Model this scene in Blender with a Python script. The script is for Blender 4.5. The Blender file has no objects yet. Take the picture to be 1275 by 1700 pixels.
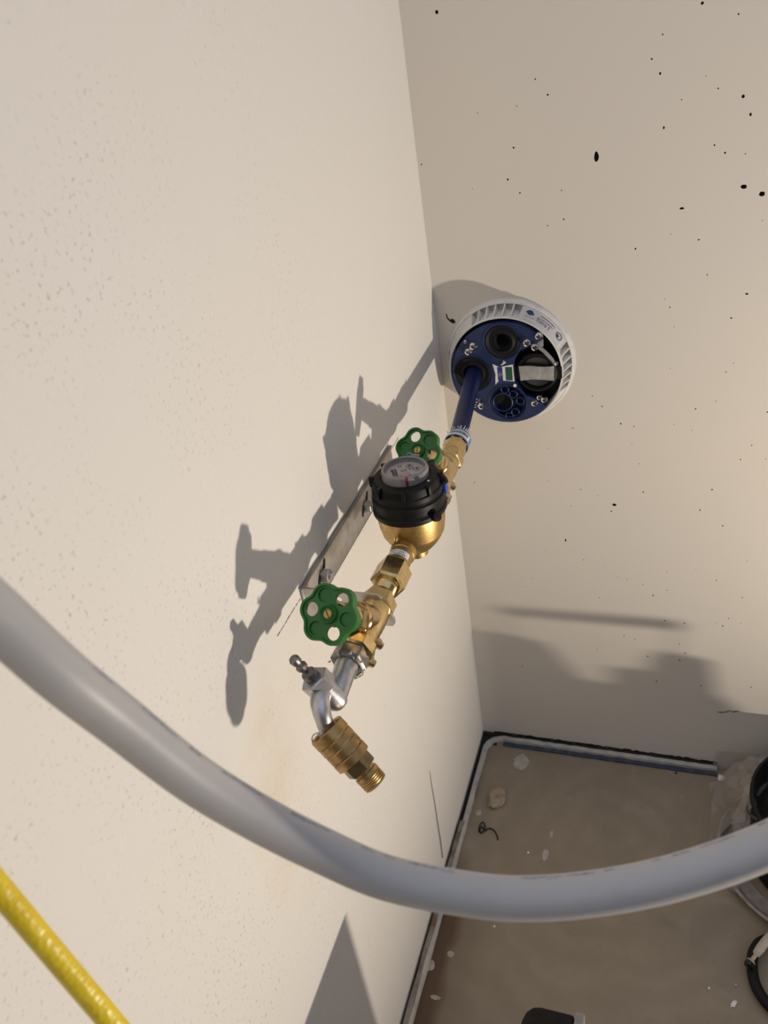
import bpy, bmesh, math, random
from mathutils import Vector, Matrix
random.seed(7)
S = bpy.context.scene
COL = S.collection
V = Vector
# ------------------------------------------------------------------ camera
cam = bpy.data.cameras.new('camera'); co = bpy.data.objects.new('camera', cam); COL.objects.link(co)
CAM = V((0.40395, -1.3, 1.47812))
R = Matrix(((0.94123819, 0.30551616, -0.14398106), (0.04876256, -0.54476317, -0.83717101), (-0.33420485, 0.78095644, -0.52764965)))
m = Matrix.Identity(4)
for i in range(3):
    m[i][0] = R[0][i]; m[i][1] = -R[1][i]; m[i][2] = -R[2][i]; m[i][3] = CAM[i]
co.matrix_world = m
cam.sensor_fit = 'AUTO'; cam.sensor_width = 36; cam.lens = 1390.2 / 1700 * 36
cam.clip_start = 0.02
cam.dof.use_dof = True; cam.dof.focus_distance = 1.08; cam.dof.aperture_fstop = 9
S.camera = co
# ------------------------------------------------------------------ world, exposure
w = bpy.data.worlds.new('world'); S.world = w; w.use_nodes = True
bg = w.node_tree.nodes['Background']
bg.inputs[0].default_value = (0.86, 0.96, 1.20, 1); bg.inputs[1].default_value = 0.64
LAMP_POS = V((1.42, -0.84, 0.19)); LAMP_AIM = LAMP_POS + V((-.36, .12, .925)); LAMP_W = 25.5; LAMP_COL = (1.0, 0.885, 0.755)
S.view_settings.view_transform = 'Standard'; S.view_settings.look = 'None'
S.view_settings.exposure = 0.0; S.view_settings.gamma = 1.0; S.view_settings.use_curve_mapping = False
# ------------------------------------------------------------------ materials
def mat(name, col, rough=.5, metal=0., **kw):
    mt = bpy.data.materials.new(name); mt.use_nodes = True
    b = mt.node_tree.nodes['Principled BSDF']
    b.inputs['Base Color'].default_value = (*col, 1); b.inputs['Roughness'].default_value = rough
    b.inputs['Metallic'].default_value = metal
    for k, v in kw.items(): b.inputs[k.replace('_', ' ')].default_value = v
    return mt
class NT:
    def __init__(s, mt): s.t = mt.node_tree; s.b = s.t.nodes['Principled BSDF']; s.tc = s.t.nodes.new('ShaderNodeTexCoord').outputs['Object']
    def n(s, typ, **kw):
        nd = s.t.nodes.new(typ)
        for k, v in kw.items(): setattr(nd, k, v)
        return nd
    def link(s, a, b): s.t.links.new(a, b)
    def noise(s, scale, detail=4, rough=.55, vec=None):
        nd = s.n('ShaderNodeTexNoise'); nd.inputs['Scale'].default_value = scale; nd.inputs['Detail'].default_value = detail; nd.inputs['Roughness'].default_value = rough
        s.link(vec or s.tc, nd.inputs['Vector']); return nd.outputs['Fac']
    def voro(s, scale, vec=None):
        nd = s.n('ShaderNodeTexVoronoi'); nd.inputs['Scale'].default_value = scale; s.link(vec or s.tc, nd.inputs['Vector']); return nd.outputs['Distance']
    def ramp(s, fac, a, b, lo=0., hi=1.):
        nd = s.n('ShaderNodeMapRange'); nd.inputs[1].default_value = a; nd.inputs[2].default_value = b; nd.inputs[3].default_value = lo; nd.inputs[4].default_value = hi
        s.link(fac, nd.inputs[0]); return nd.outputs[0]
    def math(s, op, a, b):
        nd = s.n('ShaderNodeMath', operation=op)
        for i, x in enumerate((a, b)):
            if isinstance(x, (int, float)): nd.inputs[i].default_value = x
            else: s.link(x, nd.inputs[i])
        return nd.outputs[0]
    def mix(s, fac, a, b):
        nd = s.n('ShaderNodeMix', data_type='RGBA')
        if isinstance(fac, (int, float)): nd.inputs[0].default_value = fac
        else: s.link(fac, nd.inputs[0])
        for i, x in ((6, a), (7, b)):
            if isinstance(x, tuple): nd.inputs[i].default_value = (*x, 1)
            else: s.link(x, nd.inputs[i])
        return nd.outputs[2]
    def color(s, c): s.link(c, s.b.inputs['Base Color'])
    def rough(s, c): s.link(c, s.b.inputs['Roughness'])
    def bump(s, h, strength, dist):
        nd = s.n('ShaderNodeBump'); nd.inputs['Strength'].default_value = strength; nd.inputs['Distance'].default_value = dist
        s.link(h, nd.inputs['Height']); s.link(nd.outputs[0], s.b.inputs['Normal'])
    def xyz(s):
        nd = s.n('ShaderNodeSeparateXYZ'); s.link(s.tc, nd.inputs[0]); return nd.outputs
def worn(name, a, b, scale, rough=.4, metal=0., bump=0., lo=.4, hi=.65, r2=None, **kw):
    mt = mat(name, a, rough, metal, **kw); t = NT(mt)
    f = t.noise(scale, 6, .6); t.color(t.mix(t.ramp(f, lo, hi), a, b))
    if r2 is not None: t.rough(t.ramp(f, lo, hi, rough, r2))
    if bump: t.bump(f, .5, bump)
    return mt
M = {}
# left wall: rough painted plaster, dirt in its grain
mt = mat('plaster_left', (.8, .76, .69), .85); t = NT(mt)
xo = t.xyz()
base = t.mix(t.ramp(t.noise(1.6, 3), .3, .7), (.81, .768, .70), (.81, .785, .735))
# fine dark flecks, denser in patches
sp = t.math('MULTIPLY', t.ramp(t.noise(210, 2), .60, .71), t.ramp(t.noise(7, 3), .38, .62))
dens = t.math('ADD', t.ramp(xo[1], -.35, -.75, .2, .9), t.ramp(xo[1], -.75, -1.0, 0, .25))
c1 = t.mix(t.math('MULTIPLY', sp, dens), base, (.585, .54, .485))
sp2 = t.math('MULTIPLY', t.ramp(t.noise(95, 2), .72, .80), t.ramp(xo[1], -.3, -.7, .05, .5))
c1 = t.mix(sp2, c1, (.52, .475, .43))
# rusty drip stain under the tap
dy = t.math('ABSOLUTE', t.math('ADD', t.math('ADD', xo[1], .785), t.math('MULTIPLY', t.math('SUBTRACT', t.noise(6, 2), .5), .10)), 0)
st = t.math('MULTIPLY', t.ramp(dy, .012, .07, 1, 0), t.math('MULTIPLY', t.ramp(xo[2], .52, .66, 0, 1), t.ramp(xo[2], .84, .93, 1, 0)))
st = t.math('MULTIPLY', st, t.ramp(t.noise(14, 3), .35, .7, .05, .42))
c1 = t.mix(st, c1, (.70, .56, .36))
t.color(c1)
t.bump(t.math('ADD', t.noise(210, 4, .7), t.math('MULTIPLY', t.noise(35, 3), .6)), .35, .0012)
M['left'] = mt
# back wall: smooth painted concrete
mt = mat('concrete_back', (.7, .65, .57), .62); t = NT(mt)
c1 = t.mix(t.ramp(t.noise(2.2, 4), .3, .7), (.70, .645, .56), (.68, .635, .57))
c1 = t.mix(t.ramp(t.noise(160, 2), .72, .78, 0, .30), c1, (.38, .33, .28))
t.color(c1); t.bump(t.noise(60, 4), .12, .0008)
M['back'] = mt
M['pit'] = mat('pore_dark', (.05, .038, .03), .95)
# floor
mt = mat('screed', (.34, .28, .21), .55); t = NT(mt); xo = t.xyz()
wv = t.n('ShaderNodeTexWave', wave_type='RINGS', rings_direction='Z'); wv.inputs['Scale'].default_value = 5.0; wv.inputs['Distortion'].default_value = 7; wv.inputs['Detail'].default_value = 3; wv.inputs['Detail Scale'].default_value = 1.5
mp = t.n('ShaderNodeMapping'); mp.inputs['Location'].default_value = (-.30, .22, 0); t.link(t.tc, mp.inputs[0]); t.link(mp.outputs[0], wv.inputs[0])
c1 = t.mix(t.ramp(wv.outputs['Fac'], .1, .9, 0, .5), (.27, .22, .16), (.32, .265, .195))
c1 = t.mix(t.ramp(t.noise(9, 5, .65), .35, .7, 0, .75), c1, (.235, .19, .135))
c1 = t.mix(t.ramp(t.noise(55, 5, .7), .58, .75, 0, .5), c1, (.16, .125, .09))
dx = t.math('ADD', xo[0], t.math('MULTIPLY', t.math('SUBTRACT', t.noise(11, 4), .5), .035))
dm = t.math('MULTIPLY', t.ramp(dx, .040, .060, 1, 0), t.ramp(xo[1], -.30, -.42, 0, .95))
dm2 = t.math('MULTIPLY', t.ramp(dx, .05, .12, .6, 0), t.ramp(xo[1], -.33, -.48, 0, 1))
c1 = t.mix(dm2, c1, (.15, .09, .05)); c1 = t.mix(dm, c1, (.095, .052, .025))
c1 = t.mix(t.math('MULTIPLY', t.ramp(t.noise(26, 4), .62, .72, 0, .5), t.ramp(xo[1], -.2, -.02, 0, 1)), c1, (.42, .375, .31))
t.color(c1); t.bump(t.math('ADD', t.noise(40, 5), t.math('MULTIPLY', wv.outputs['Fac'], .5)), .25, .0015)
M['floor'] = mt
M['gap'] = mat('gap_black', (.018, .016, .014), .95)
M['strip'] = worn('strip_plaster', (.50, .47, .42), (.36, .36, .36), 45, .8, bump=.001)
M['strip_brown'] = worn('strip_brown', (.16, .11, .07), (.30, .27, .23), 30, .8, bump=.001)
M['strip_blue'] = worn('strip_blue', (.035, .05, .085), (.10, .10, .10), 60, .7, bump=.001, lo=.5, hi=.7)
M['smear'] = worn('plaster_smear', (.44, .41, .37), (.34, .305, .26), 70, .9, bump=.0006)
M['line'] = mat('pencil', (.10, .09, .085), .8)  # also colours the painted shadow streak on the back wall
M['crack'] = mat('crack', (.34, .29, .25), .9)
M['brass'] = worn('brass_bright', (.68, .51, .25), (.54, .39, .18), 90, .20, 1., r2=.30)
M['brass_cast'] = worn('brass_cast', (.52, .36, .145), (.43, .29, .105), 240, .40, 1., bump=.0003, r2=.50)
M['brass_old'] = worn('brass_aged', (.44, .29, .12), (.29, .19, .09), 70, .33, 1., r2=.5)
M['zinc'] = worn('zinc', (.52, .52, .54), (.40, .40, .41), 80, .36, 1., r2=.5, bump=.0003)
M['zinc_dark'] = worn('zinc_dark', (.24, .23, .215), (.15, .14, .13), 90, .40, 1., r2=.55, bump=.0003)
M['steel'] = worn('steel_strip', (.56, .53, .50), (.42, .39, .36), 40, .38, .95, r2=.5)
M['bolt'] = mat('bolt_steel', (.82, .82, .83), .12, 1.)
M['green'] = worn('green_plastic', (.012, .135, .018), (.016, .16, .022), 30, .42)
M['black'] = worn('black_plastic', (.0045, .0045, .0045), (.009, .0088, .0085), 60, .5, Specular_IOR_Level=.22)
M['rubber'] = mat('rubber', (.006, .006, .0065), .6, Specular_IOR_Level=.3)
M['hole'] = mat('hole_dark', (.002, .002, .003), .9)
M['blue'] = worn('blue_plate', (.008, .019, .080), (.010, .024, .092), 40, .45)
M['bluepipe'] = worn('blue_pipe', (.005, .011, .065), (.007, .016, .08), 30, .38)
M['lightblue'] = mat('pale_blue_tape', (.10, .23, .47), .5)
M['bluetab'] = mat('blue_tab', (.012, .06, .42), .35)
M['collar'] = worn('collar_white', (.70, .69, .66), (.60, .59, .56), 50, .55)
M['white'] = worn('label_white', (.80, .79, .77), (.70, .69, .67), 120, .5)
M['ink'] = mat('ink', (.03, .03, .04), .7)
M['inkblue'] = mat('ink_blue', (.012, .035, .16), .6)
M['inkgreen'] = mat('ink_green', (.012, .08, .04), .6)
M['inkgrey'] = mat('ink_grey', (.25, .25, .28), .7)
M['greytape'] = worn('grey_tape', (.36, .35, .33), (.28, .27, .25), 90, .6)
M['dial'] = worn('dial_face', (.46, .42, .41), (.40, .36, .355), 80, .5)
M['rim'] = mat('dial_rim', (.23, .215, .215), .2)
M['red'] = mat('red', (.20, .012, .015), .45)
M['tan'] = mat('tan', (.42, .34, .27), .5)
M['glass'] = mat('clear_cover', (.95, .95, .95), .04, Transmission_Weight=1., IOR=1.12)
M['film'] = mat('clear_film', (.50, .46, .42), .3, Alpha=.36)
M['hemp'] = worn('hemp', (.58, .56, .50), (.40, .36, .30), 300, .9, bump=.0005)
# pale pipe with rubbed print
mt = mat('pale_pipe', (.55, .56, .585), .42); t = NT(mt)
c1 = t.mix(t.ramp(t.noise(40, 5, .7), .55, .8, 0, .35), (.465, .45, .44), (.33, .325, .325)); t.color(c1)
M['pale'] = mt
M['print'] = worn('rubbed_print', (.17, .18, .22), (.40, .41, .45), 400, .6, lo=.35, hi=.6)
# yellow reinforced hose
mt = mat('yellow_hose', (.70, .50, .015), .4); t = NT(mt)
t.color(t.mix(t.ramp(t.noise(60, 3), .4, .7), (.86, .64, .03), (.76, .54, .02)))
t.bump(t.voro(330), .55, .0008); M['yellow'] = mt
M['wood'] = worn('wood', (.36, .22, .09), (.25, .14, .055), 60, .6)
M['lump'] = worn('dried_foam', (.36, .285, .19), (.27, .21, .14), 60, .7, bump=.003)
M['grey'] = worn('grey_edge', (.30, .29, .28), (.22, .21, .20), 60, .4)
M['pinkish'] = worn('dusty_tray', (.42, .36, .33), (.30, .25, .22), 60, .5, Alpha=.85)
M['orange'] = mat('lamp_body', (.75, .45, .02), .4)
M['castred'] = mat('caster_red', (.35, .03, .02), .4)
mt = mat('lamp_face', (1, .9, .7), .5); b = mt.node_tree.nodes['Principled BSDF']
b.inputs['Emission Color'].default_value = (*LAMP_COL, 1); b.inputs['Emission Strength'].default_value = 12; M['lampface'] = mt
# ------------------------------------------------------------------ mesh helpers
def obj(name, bm, m, parent=None, smooth=True, keep=None, angle=35):
    bmesh.ops.recalc_face_normals(bm, faces=bm.faces[:]) if not keep else None
    me = bpy.data.meshes.new(name); bm.to_mesh(me); bm.free()
    for x in (m if isinstance(m, (list, tuple)) else [m]): me.materials.append(x if not isinstance(x, str) else M[x])
    if smooth:
        for p in me.polygons: p.use_smooth = True
        me.set_sharp_from_angle(angle=math.radians(angle))
    o = bpy.data.objects.new(name, me); COL.objects.link(o)
    if parent: o.parent = parent; o.matrix_parent_inverse = parent.matrix_world.inverted()
    return o
def thing(name, label, cat, loc=(0, 0, 0), group=None):
    o = bpy.data.objects.new(name, None); COL.objects.link(o); o.location = loc; o.empty_display_size = .02
    o.matrix_world = Matrix.Translation(loc)
    o['label'] = label; o['category'] = cat
    if group: o['group'] = group
    return o
def tag(o, label, cat, group=None):
    o['label'] = label; o['category'] = cat
    if group: o['group'] = group
    return o
def struct(o, label=None):
    o['kind'] = 'structure'
    if label: o['label'] = label
    return o
def frame(d, up=None):
    d = V(d).normalized(); up = V(up) if up else (V((0, 0, 1)) if abs(d.z) < .9 else V((1, 0, 0)))
    u = (up - d * up.dot(d)).normalized(); return d, u, d.cross(u)
def lathe(bm, o, d, prof, seg=32, up=None, rot=0., a0=0., a1=2 * math.pi, cap=True, mi=0):
    o = V(o); d, u, v = frame(d, up); full = abs(a1 - a0 - 2 * math.pi) < 1e-6
    n = seg if full else seg + 1; rings = []
    for t_, r in prof:
        if r < 1e-6: rings.append([bm.verts.new(o + d * t_)]); continue
        rings.append([bm.verts.new(o + d * t_ + (u * math.cos(a) + v * math.sin(a)) * r) for a in [rot + a0 + (a1 - a0) * k / seg for k in range(n)]])
    for A, B in zip(rings, rings[1:]):
        for k in range(seg):
            k2 = (k + 1) % n
            if len(A) == 1 and len(B) == 1: continue
            if len(A) == 1: f = bm.faces.new((A[0], B[k], B[k2]))
            elif len(B) == 1: f = bm.faces.new((A[k], A[k2], B[0]))
            else: f = bm.faces.new((A[k], A[k2], B[k2], B[k]))
            f.material_index = mi
    if cap and full:
        for r_ in (rings[0], rings[-1]):
            if len(r_) > 2: f = bm.faces.new(r_); f.material_index = mi
    return rings
def cat_pts(pts, n=8):
    P = [V(p) for p in pts]; out = []
    for i in range(len(P) - 1):
        p0 = P[max(i - 1, 0)]; p1 = P[i]; p2 = P[i + 1]; p3 = P[min(i + 2, len(P) - 1)]
        for k in range(n):
            t_ = k / n
            out.append(.5 * ((2 * p1) + (p2 - p0) * t_ + (2 * p0 - 5 * p1 + 4 * p2 - p3) * t_ ** 2 + (3 * p1 - p0 - 3 * p2 + p3) * t_ ** 3))
    out.append(P[-1]); return out
def tube(bm, pts, r, seg=12, mi=0, ends=True):
    n = len(pts); rr = r if isinstance(r, (list, tuple)) else [r] * n
    pts = [V(p) for p in pts]; rings = []; u = None
    for i, p in enumerate(pts):
        d = (pts[min(i + 1, n - 1)] - pts[max(i - 1, 0)]).normalized()
        if u is None: u = frame(d)[1]
        u = (u - d * u.dot(d)).normalized(); v = d.cross(u)
        rings.append([bm.verts.new(p + (u * math.cos(2 * math.pi * k / seg) + v * math.sin(2 * math.pi * k / seg)) * rr[i]) for k in range(seg)])
    for A, B in zip(rings, rings[1:]):
        for k in range(seg): bm.faces.new((A[k], A[(k + 1) % seg], B[(k + 1) % seg], B[k])).material_index = mi
    if ends: bm.faces.new(rings[0][::-1]); bm.faces.new(rings[-1])
    return rings
def box(bm, c, s, axes=None, bev=0., mi=0):
    c = V(c); ax = [V(a) for a in axes] if axes else [V((1, 0, 0)), V((0, 1, 0)), V((0, 0, 1))]
    b2 = bmesh.new(); bmesh.ops.create_cube(b2, size=1)
    for v in b2.verts: v.co = V((v.co.x * s[0], v.co.y * s[1], v.co.z * s[2]))
    if bev: bmesh.ops.bevel(b2, geom=b2.edges[:], offset=bev, segments=2, affect='EDGES', profile=.5)
    mp_ = {v: bm.verts.new(c + ax[0] * v.co.x + ax[1] * v.co.y + ax[2] * v.co.z) for v in b2.verts}
    for f in b2.faces: bm.faces.new([mp_[v] for v in f.verts]).material_index = mi
    b2.free()
def fill(bm, loops, mi=0):
    """fill planar loops (outer, holes)"""
    es = []
    for L in loops:
        for a, b_ in zip(L, L[1:] + L[:1]):
            es.append(bm.edges.get((a, b_)) or bm.edges.new((a, b_)))
    r = bmesh.ops.triangle_fill(bm, use_beauty=True, use_dissolve=False, edges=es)
    for g in r['geom']:
        if isinstance(g, bmesh.types.BMFace): g.material_index = mi
def strip(bm, A, B, mi=0):
    for k in range(len(A)): bm.faces.new((A[k], A[(k + 1) % len(A)], B[(k + 1) % len(B)], B[k])).material_index = mi
def text(bm, s, o, u, v, h, lift=.0):
    """flat lettering laid on the plane (o,u,v); o is the centre of the line"""
    cu = bpy.data.curves.new('lettering', 'FONT'); cu.body = s; cu.size = h; cu.align_x = 'CENTER'; cu.align_y = 'CENTER'; cu.resolution_u = 2
    to = bpy.data.objects.new('lettering', cu); COL.objects.link(to)
    bpy.context.view_layer.update(); me = to.evaluated_get(bpy.context.evaluated_depsgraph_get()).to_mesh()
    n = V(u).cross(V(v)); o = V(o); mp_ = [bm.verts.new(o + V(u) * q.co.x + V(v) * q.co.y + n * lift) for q in me.vertices]
    for p in me.polygons: bm.faces.new([mp_[i] for i in p.vertices])
    COL.objects.unlink(to); bpy.data.objects.remove(to); bpy.data.curves.remove(cu)
NB = bmesh.new
# ================================================================== STRUCTURE
bm = NB(); box(bm, (-.10, -1.95, 1.3), (.20, 4.1, 2.8)); wl = struct(obj('wall_left', bm, 'left', smooth=False), 'off-white rough plastered wall on the left, flecked with grey grain')
# pencil line above the bracket, in broken dashes
bm = NB(); y = -.255
while y > -.70:
    L = random.uniform(.004, .014)
    if not (-.635 < y < -.30): box(bm, (.0002, y - L / 2, .9075 - (y + .255) * -.004 + random.uniform(-.0004, .0004)), (.0005, L, random.uniform(.0006, .0011)))
    y -= L + random.uniform(.0005, .003)
obj('pencil_line', bm, 'line', wl, False)
# hairline crack running down to the floor
bm = NB(); tube(bm, [(0.0003, -.352, .281), (.0003, -.3545, .245), (.0003, -.3545, .20), (.0003, -.357, .15), (.0003, -.358, .10), (.0003, -.362, .045)], [.0007, .0014, .0016, .0019, .0022, .0022], 6)
obj('crack', bm, 'crack', wl)
# back wall, with its open pores modelled as pits
pores = [(.2653,1.2289,.0048,.009),(.4634,1.1723,.0055,.004),(.4872,1.1609,.0055,.0045),(.3835,1.1488,.0042,.0022),(.2909,.641,.0045,.0035),(.349,1.3258,.002,.0022),(.4539,1.2869,.0028,.0032),(.4645,1.264,.0022,.003),(.3557,1.2583,.0019,.0026),(.4791,1.0198,.0028,.002),(.4084,1.103,.002,.0014),(.422,1.2299,.0016,.0016),(.1365,1.2081,.0018,.0022),(.1534,1.1878,.0016,.0018),(.3207,1.0949,.0018,.0022),(.4603,.9834,.002,.0015),(.3976,1.4003,.003,.0024),(.0527,1.4355,.003,.0035),(.3722,1.0032,.0015,.0015),(.2025,.5571,.0022,.0042),(.2856,.6266,.0018,.0018),(.3397,.6699,.0018,.002),(.3736,.2229,.0024,.0022),(.4146,.286,.003,.0014),(.3096,.3362,.0016,.0016),(.006,1.2405,.0012,.002)]
pores = [(a, b, c * .78, d * .8) for a, b, c, d in pores]
used = [(p[0], p[1], max(p[2], p[3])) for p in pores]
for _ in range(400):
    if len(pores) >= 120: break
    x = .03 + .52 * random.random() ** .6; z = random.uniform(.2, 1.45); r = random.choice((.0007, .0008, .001, .0012, .0014))
    if (x - .12) ** 2 + (z - .93) ** 2 < .14 ** 2 or any((x - a) ** 2 + (z - b) ** 2 < (c + .008) ** 2 for a, b, c in used): continue
    pores.append((x, z, r, r * random.uniform(.8, 1.3))); used.append((x, z, r * 1.3))
bm = NB()
out = [bm.verts.new((x, 0, z)) for x, z in ((0, 0), (3.2, 0), (3.2, 2.7), (0, 2.7))]
loops = [out]; pits = []
chip = [(.0185,1.0045),(.0205,1.0035),(.0215,.998),(.0245,.9935),(.0285,.9955),(.0325,.993),(.034,.988),(.030,.9862),(.026,.9885),(.0225,.992),(.0195,.996)]
for x, z, rx, rz in pores:
    n = 9 if rx > .003 else 7
    L = [(x + rx * random.uniform(.82, 1.12) * math.cos(2 * math.pi * k / n), z + rz * random.uniform(.85, 1.1) * math.sin(2 * math.pi * k / n)) for k in range(n)]
    pits.append((L, x, z, min(.006, rx * 1.6)))
pits.append((chip, .026, .993, .004))
for L, x, z, dep in pits:
    A = [bm.verts.new((a, 0, b)) for a, b in L]; loops.append(A)
fill(bm, loops, 0)
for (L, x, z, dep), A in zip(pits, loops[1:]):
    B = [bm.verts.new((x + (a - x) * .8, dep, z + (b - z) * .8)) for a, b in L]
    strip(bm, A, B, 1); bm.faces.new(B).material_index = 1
wb = struct(obj('wall_back', bm, ['back', 'pit'], smooth=False), 'smooth beige painted concrete wall at the back, dotted with dark pores')
md = bpy.data.meshes['wall_back']
bm = NB(); box(bm, (1.5, .06, 1.3), (3.3, .10, 2.8)); obj('wall_core', bm, 'pit', wb, False)
bm = NB(); box(bm, (1.5, -1.9, -.05), (3.4, 4.2, .10)); fl = struct(obj('floor', bm, 'floor', smooth=False), 'dusty brown screed floor')
M['dim'] = mat('raw_concrete', (.15, .138, .122), .9)
bm = NB(); box(bm, (3.2, -1.9, 1.3), (.2, 4.2, 2.8)); struct(obj('wall_right', bm, 'dim', smooth=False), 'raw grey concrete wall on the right, outside the picture')
bm = NB(); box(bm, (1.5, -4.05, 1.3), (3.6, .2, 2.8)); struct(obj('wall_front', bm, 'dim', smooth=False), 'raw grey concrete wall behind the viewer')
# shadow streak painted on the back wall near the bucket
bm = NB()
for k in range(9): box(bm, (.494 + k * .0045, -.0002, .158 + .0012 * k + random.uniform(-.002, .002)), (.005, .0005, random.uniform(.001, .0035)))
obj('shadow_streak', bm, 'line', wb, False)
# perimeter strip round the corner of the floor, off-white ridge with a blue edge
def corner_path(off, y_end, x_end, rad=.05, n=9):
    P = [V((off, y_end + (-(off + rad) - y_end) * k / 24, 0)) for k in range(24)]
    for k in range(n + 1):
        a = math.pi - math.pi / 2 * k / n
        P.append(V((off + rad + rad * math.cos(a), -(off + rad) + rad * math.sin(a), 0)))
    P += [V((off + rad + (x_end - off - rad) * k / 40, -off, 0)) for k in range(1, 41)]
    return P
def ribbon(bm, path, w0, w1, z0, z1, jit=0., sel=None):
    """solid strip between two offsets from the path (towards the room), from z0 to z1"""
    rings = []
    for i, p in enumerate(path):
        d = (path[min(i + 1, len(path) - 1)] - path[max(i - 1, 0)]).normalized(); nrm = V((d.y, -d.x, 0))
        j = lambda: random.uniform(-jit, jit)
        zt = z1 + j() * .6
        rings.append([bm.verts.new(p + nrm * w0 + V((0, 0, z0))), bm.verts.new(p + nrm * (w0 + j() * .5 + .0008) + V((0, 0, zt - .001))),
                      bm.verts.new(p + nrm * (w0 * .5 + w1 * .5) + V((0, 0, zt))), bm.verts.new(p + nrm * (w1 + j()) + V((0, 0, zt - .0012))), bm.verts.new(p + nrm * (w1 + j() * .4) + V((0, 0, z0)))])
    for A, B in zip(rings, rings[1:]):
        for k in range(4): bm.faces.new((A[k], B[k], B[k + 1], A[k + 1]))
    bm.faces.new(rings[0]); bm.faces.new(rings[-1][::-1])
bm = NB(); P = corner_path(.0095, -1.25, .50, .042); ribbon(bm, P, 0, .0105, .0005, .0125, .0014)
tr = struct(obj('trim_1', bm, 'strip', angle=60), 'off-white edge strip curving round the floor corner')
bm = NB(); ribbon(bm, [V((.0, -1.25, 0)), V((.0, -.6, 0)), V((0, -.012, 0))], 0.0, .0085, .0003, .0035); ribbon(bm, [V((.0, -.0, 0)), V((.25, 0, 0)), V((.5, 0, 0))], 0.0, .0088, .0003, .009)
box(bm, (.018, -.016, .002), (.036, .030, .0035)); obj('gap', bm, 'gap', tr, False)
bm = NB(); ribbon(bm, [p for p in P if p.x > .045], .0108, .0205, .0004, .0055, .0016); obj('blue_edge', bm, 'strip_blue', tr)
bm = NB(); ribbon(bm, [V((0.0, -1.25 + 1.0 * k / 40, 0)) for k in range(41)], .0042, .0150, .0004, .0137, .0012); obj('dirty_edge', bm, 'strip_brown', tr)
# black strip painted for the shaded gap where wall meets strip at the back
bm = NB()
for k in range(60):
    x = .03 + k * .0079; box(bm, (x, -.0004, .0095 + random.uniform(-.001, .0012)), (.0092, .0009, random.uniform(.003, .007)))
obj('gap_shade', bm, 'gap', tr, False)
# plaster smears and crumbs trodden on the floor
def blob(bm, x, y, rx, ry, h=.0004, n=26, jit=.16, z=.0002):
    top = [bm.verts.new((x + rx * random.uniform(1 - jit, 1 + jit) * math.cos(2 * math.pi * k / n), y + ry * random.uniform(1 - jit, 1 + jit) * math.sin(2 * math.pi * k / n), z)) for k in range(n)]
    c = [bm.verts.new((x + (v.co.x - x) * .8, y + (v.co.y - y) * .8, z + h)) for v in top]
    strip(bm, top, c); bm.faces.new(c)
for x, y, rx, ry in ((.098, -.067, .017, .021), (.185, -.285, .006, .013), (.0225, -.548, .007, .010), (.052, -.52, .006, .006), (.19, -.235, .003, .008), (.036, -.215, .006, .007), (.045, -.60, .009, .004)):
    bm = NB(); blob(bm, x, y, rx, ry); obj('plaster_smear', bm, 'smear', fl)
# ================================================================== PIPE ENTRY IN THE BACK WALL
EC = V((.1215, 0, .919))
ent = thing('pipe_entry', 'round white and blue multi-pipe entry with black seals in the back wall', 'pipe entry', EC)
D_ = V((0, -1, 0)); UX = V((1, 0, 0))
def epol(a, r, t_): a = math.radians(a); return EC + V((r * math.cos(a), -t_, r * math.sin(a)))
O_R, O_T, I_R, I_T = .1035, .012, .0935, .044    # outer and inner edge of the sloping collar face
groups = [(-24, 22), (73, 123), (163, 205), (252, 298)]
bm = NB()
prof_flange = [(0, .1085), (.006, .1085), (.009, .107), (.012, .1035), (.010, .1020), (.003, .1005)]
lathe(bm, EC, D_, prof_flange, 96, cap=False)
lathe(bm, EC, D_, [(.003, .1005), (.003, .0928), (.039, .0918), (.0395, .0935), (.043, .0935)], 96, cap=False)
lathe(bm, EC, D_, [(.043, .0935), (.046, .0930), (.0465, .0915), (.044, .0905), (.005, .0905)], 96, cap=False)
for i, (g0, g1) in enumerate(groups):
    a0 = g1; a1 = groups[(i + 1) % 4][0] + (360 if i == 3 else 0); n = 14
    ro = [bm.verts.new(epol(a0 + (a1 - a0) * k / n, O_R - .0005, O_T)) for k in range(n + 1)]
    ri = [bm.verts.new(epol(a0 + (a1 - a0) * k / n, I_R, I_T)) for k in range(n + 1)]
    for k in range(n): bm.faces.new((ro[k], ro[k + 1], ri[k + 1], ri[k]))
    for k in (0, n):
        c = bm.verts.new(epol(a0 + (a1 - a0) * k / n, .0965, .004)); bm.faces.new((ro[k], ri[k], c))
col = obj('collar', bm, 'collar', ent, angle=30)
for g0, g1 in groups:
    for k in range(7):
        a = g0 + (g1 - g0) * k / 6; bm = NB(); w_ = .0011; tdir = V((-math.sin(math.radians(a)), 0, math.cos(math.radians(a))))
        q = [epol(a, .1025, .004), epol(a, O_R - .0005, O_T + .0015), epol(a, I_R, I_T + .001), epol(a, .0925, .004)]
        A = [bm.verts.new(p + tdir * w_) for p in q]; B = [bm.verts.new(p - tdir * w_) for p in q]
        bm.faces.new(A); bm.faces.new(B[::-1]); strip(bm, A, B); obj('fin', bm, 'collar', col, False)
# black core behind the plate
bm = NB(); lathe(bm, EC, D_, [(.001, .0904), (.022, .0904), (.024, .088), (.024, 0)], 64, cap=False); obj('core', bm, 'rubber', ent)
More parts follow.
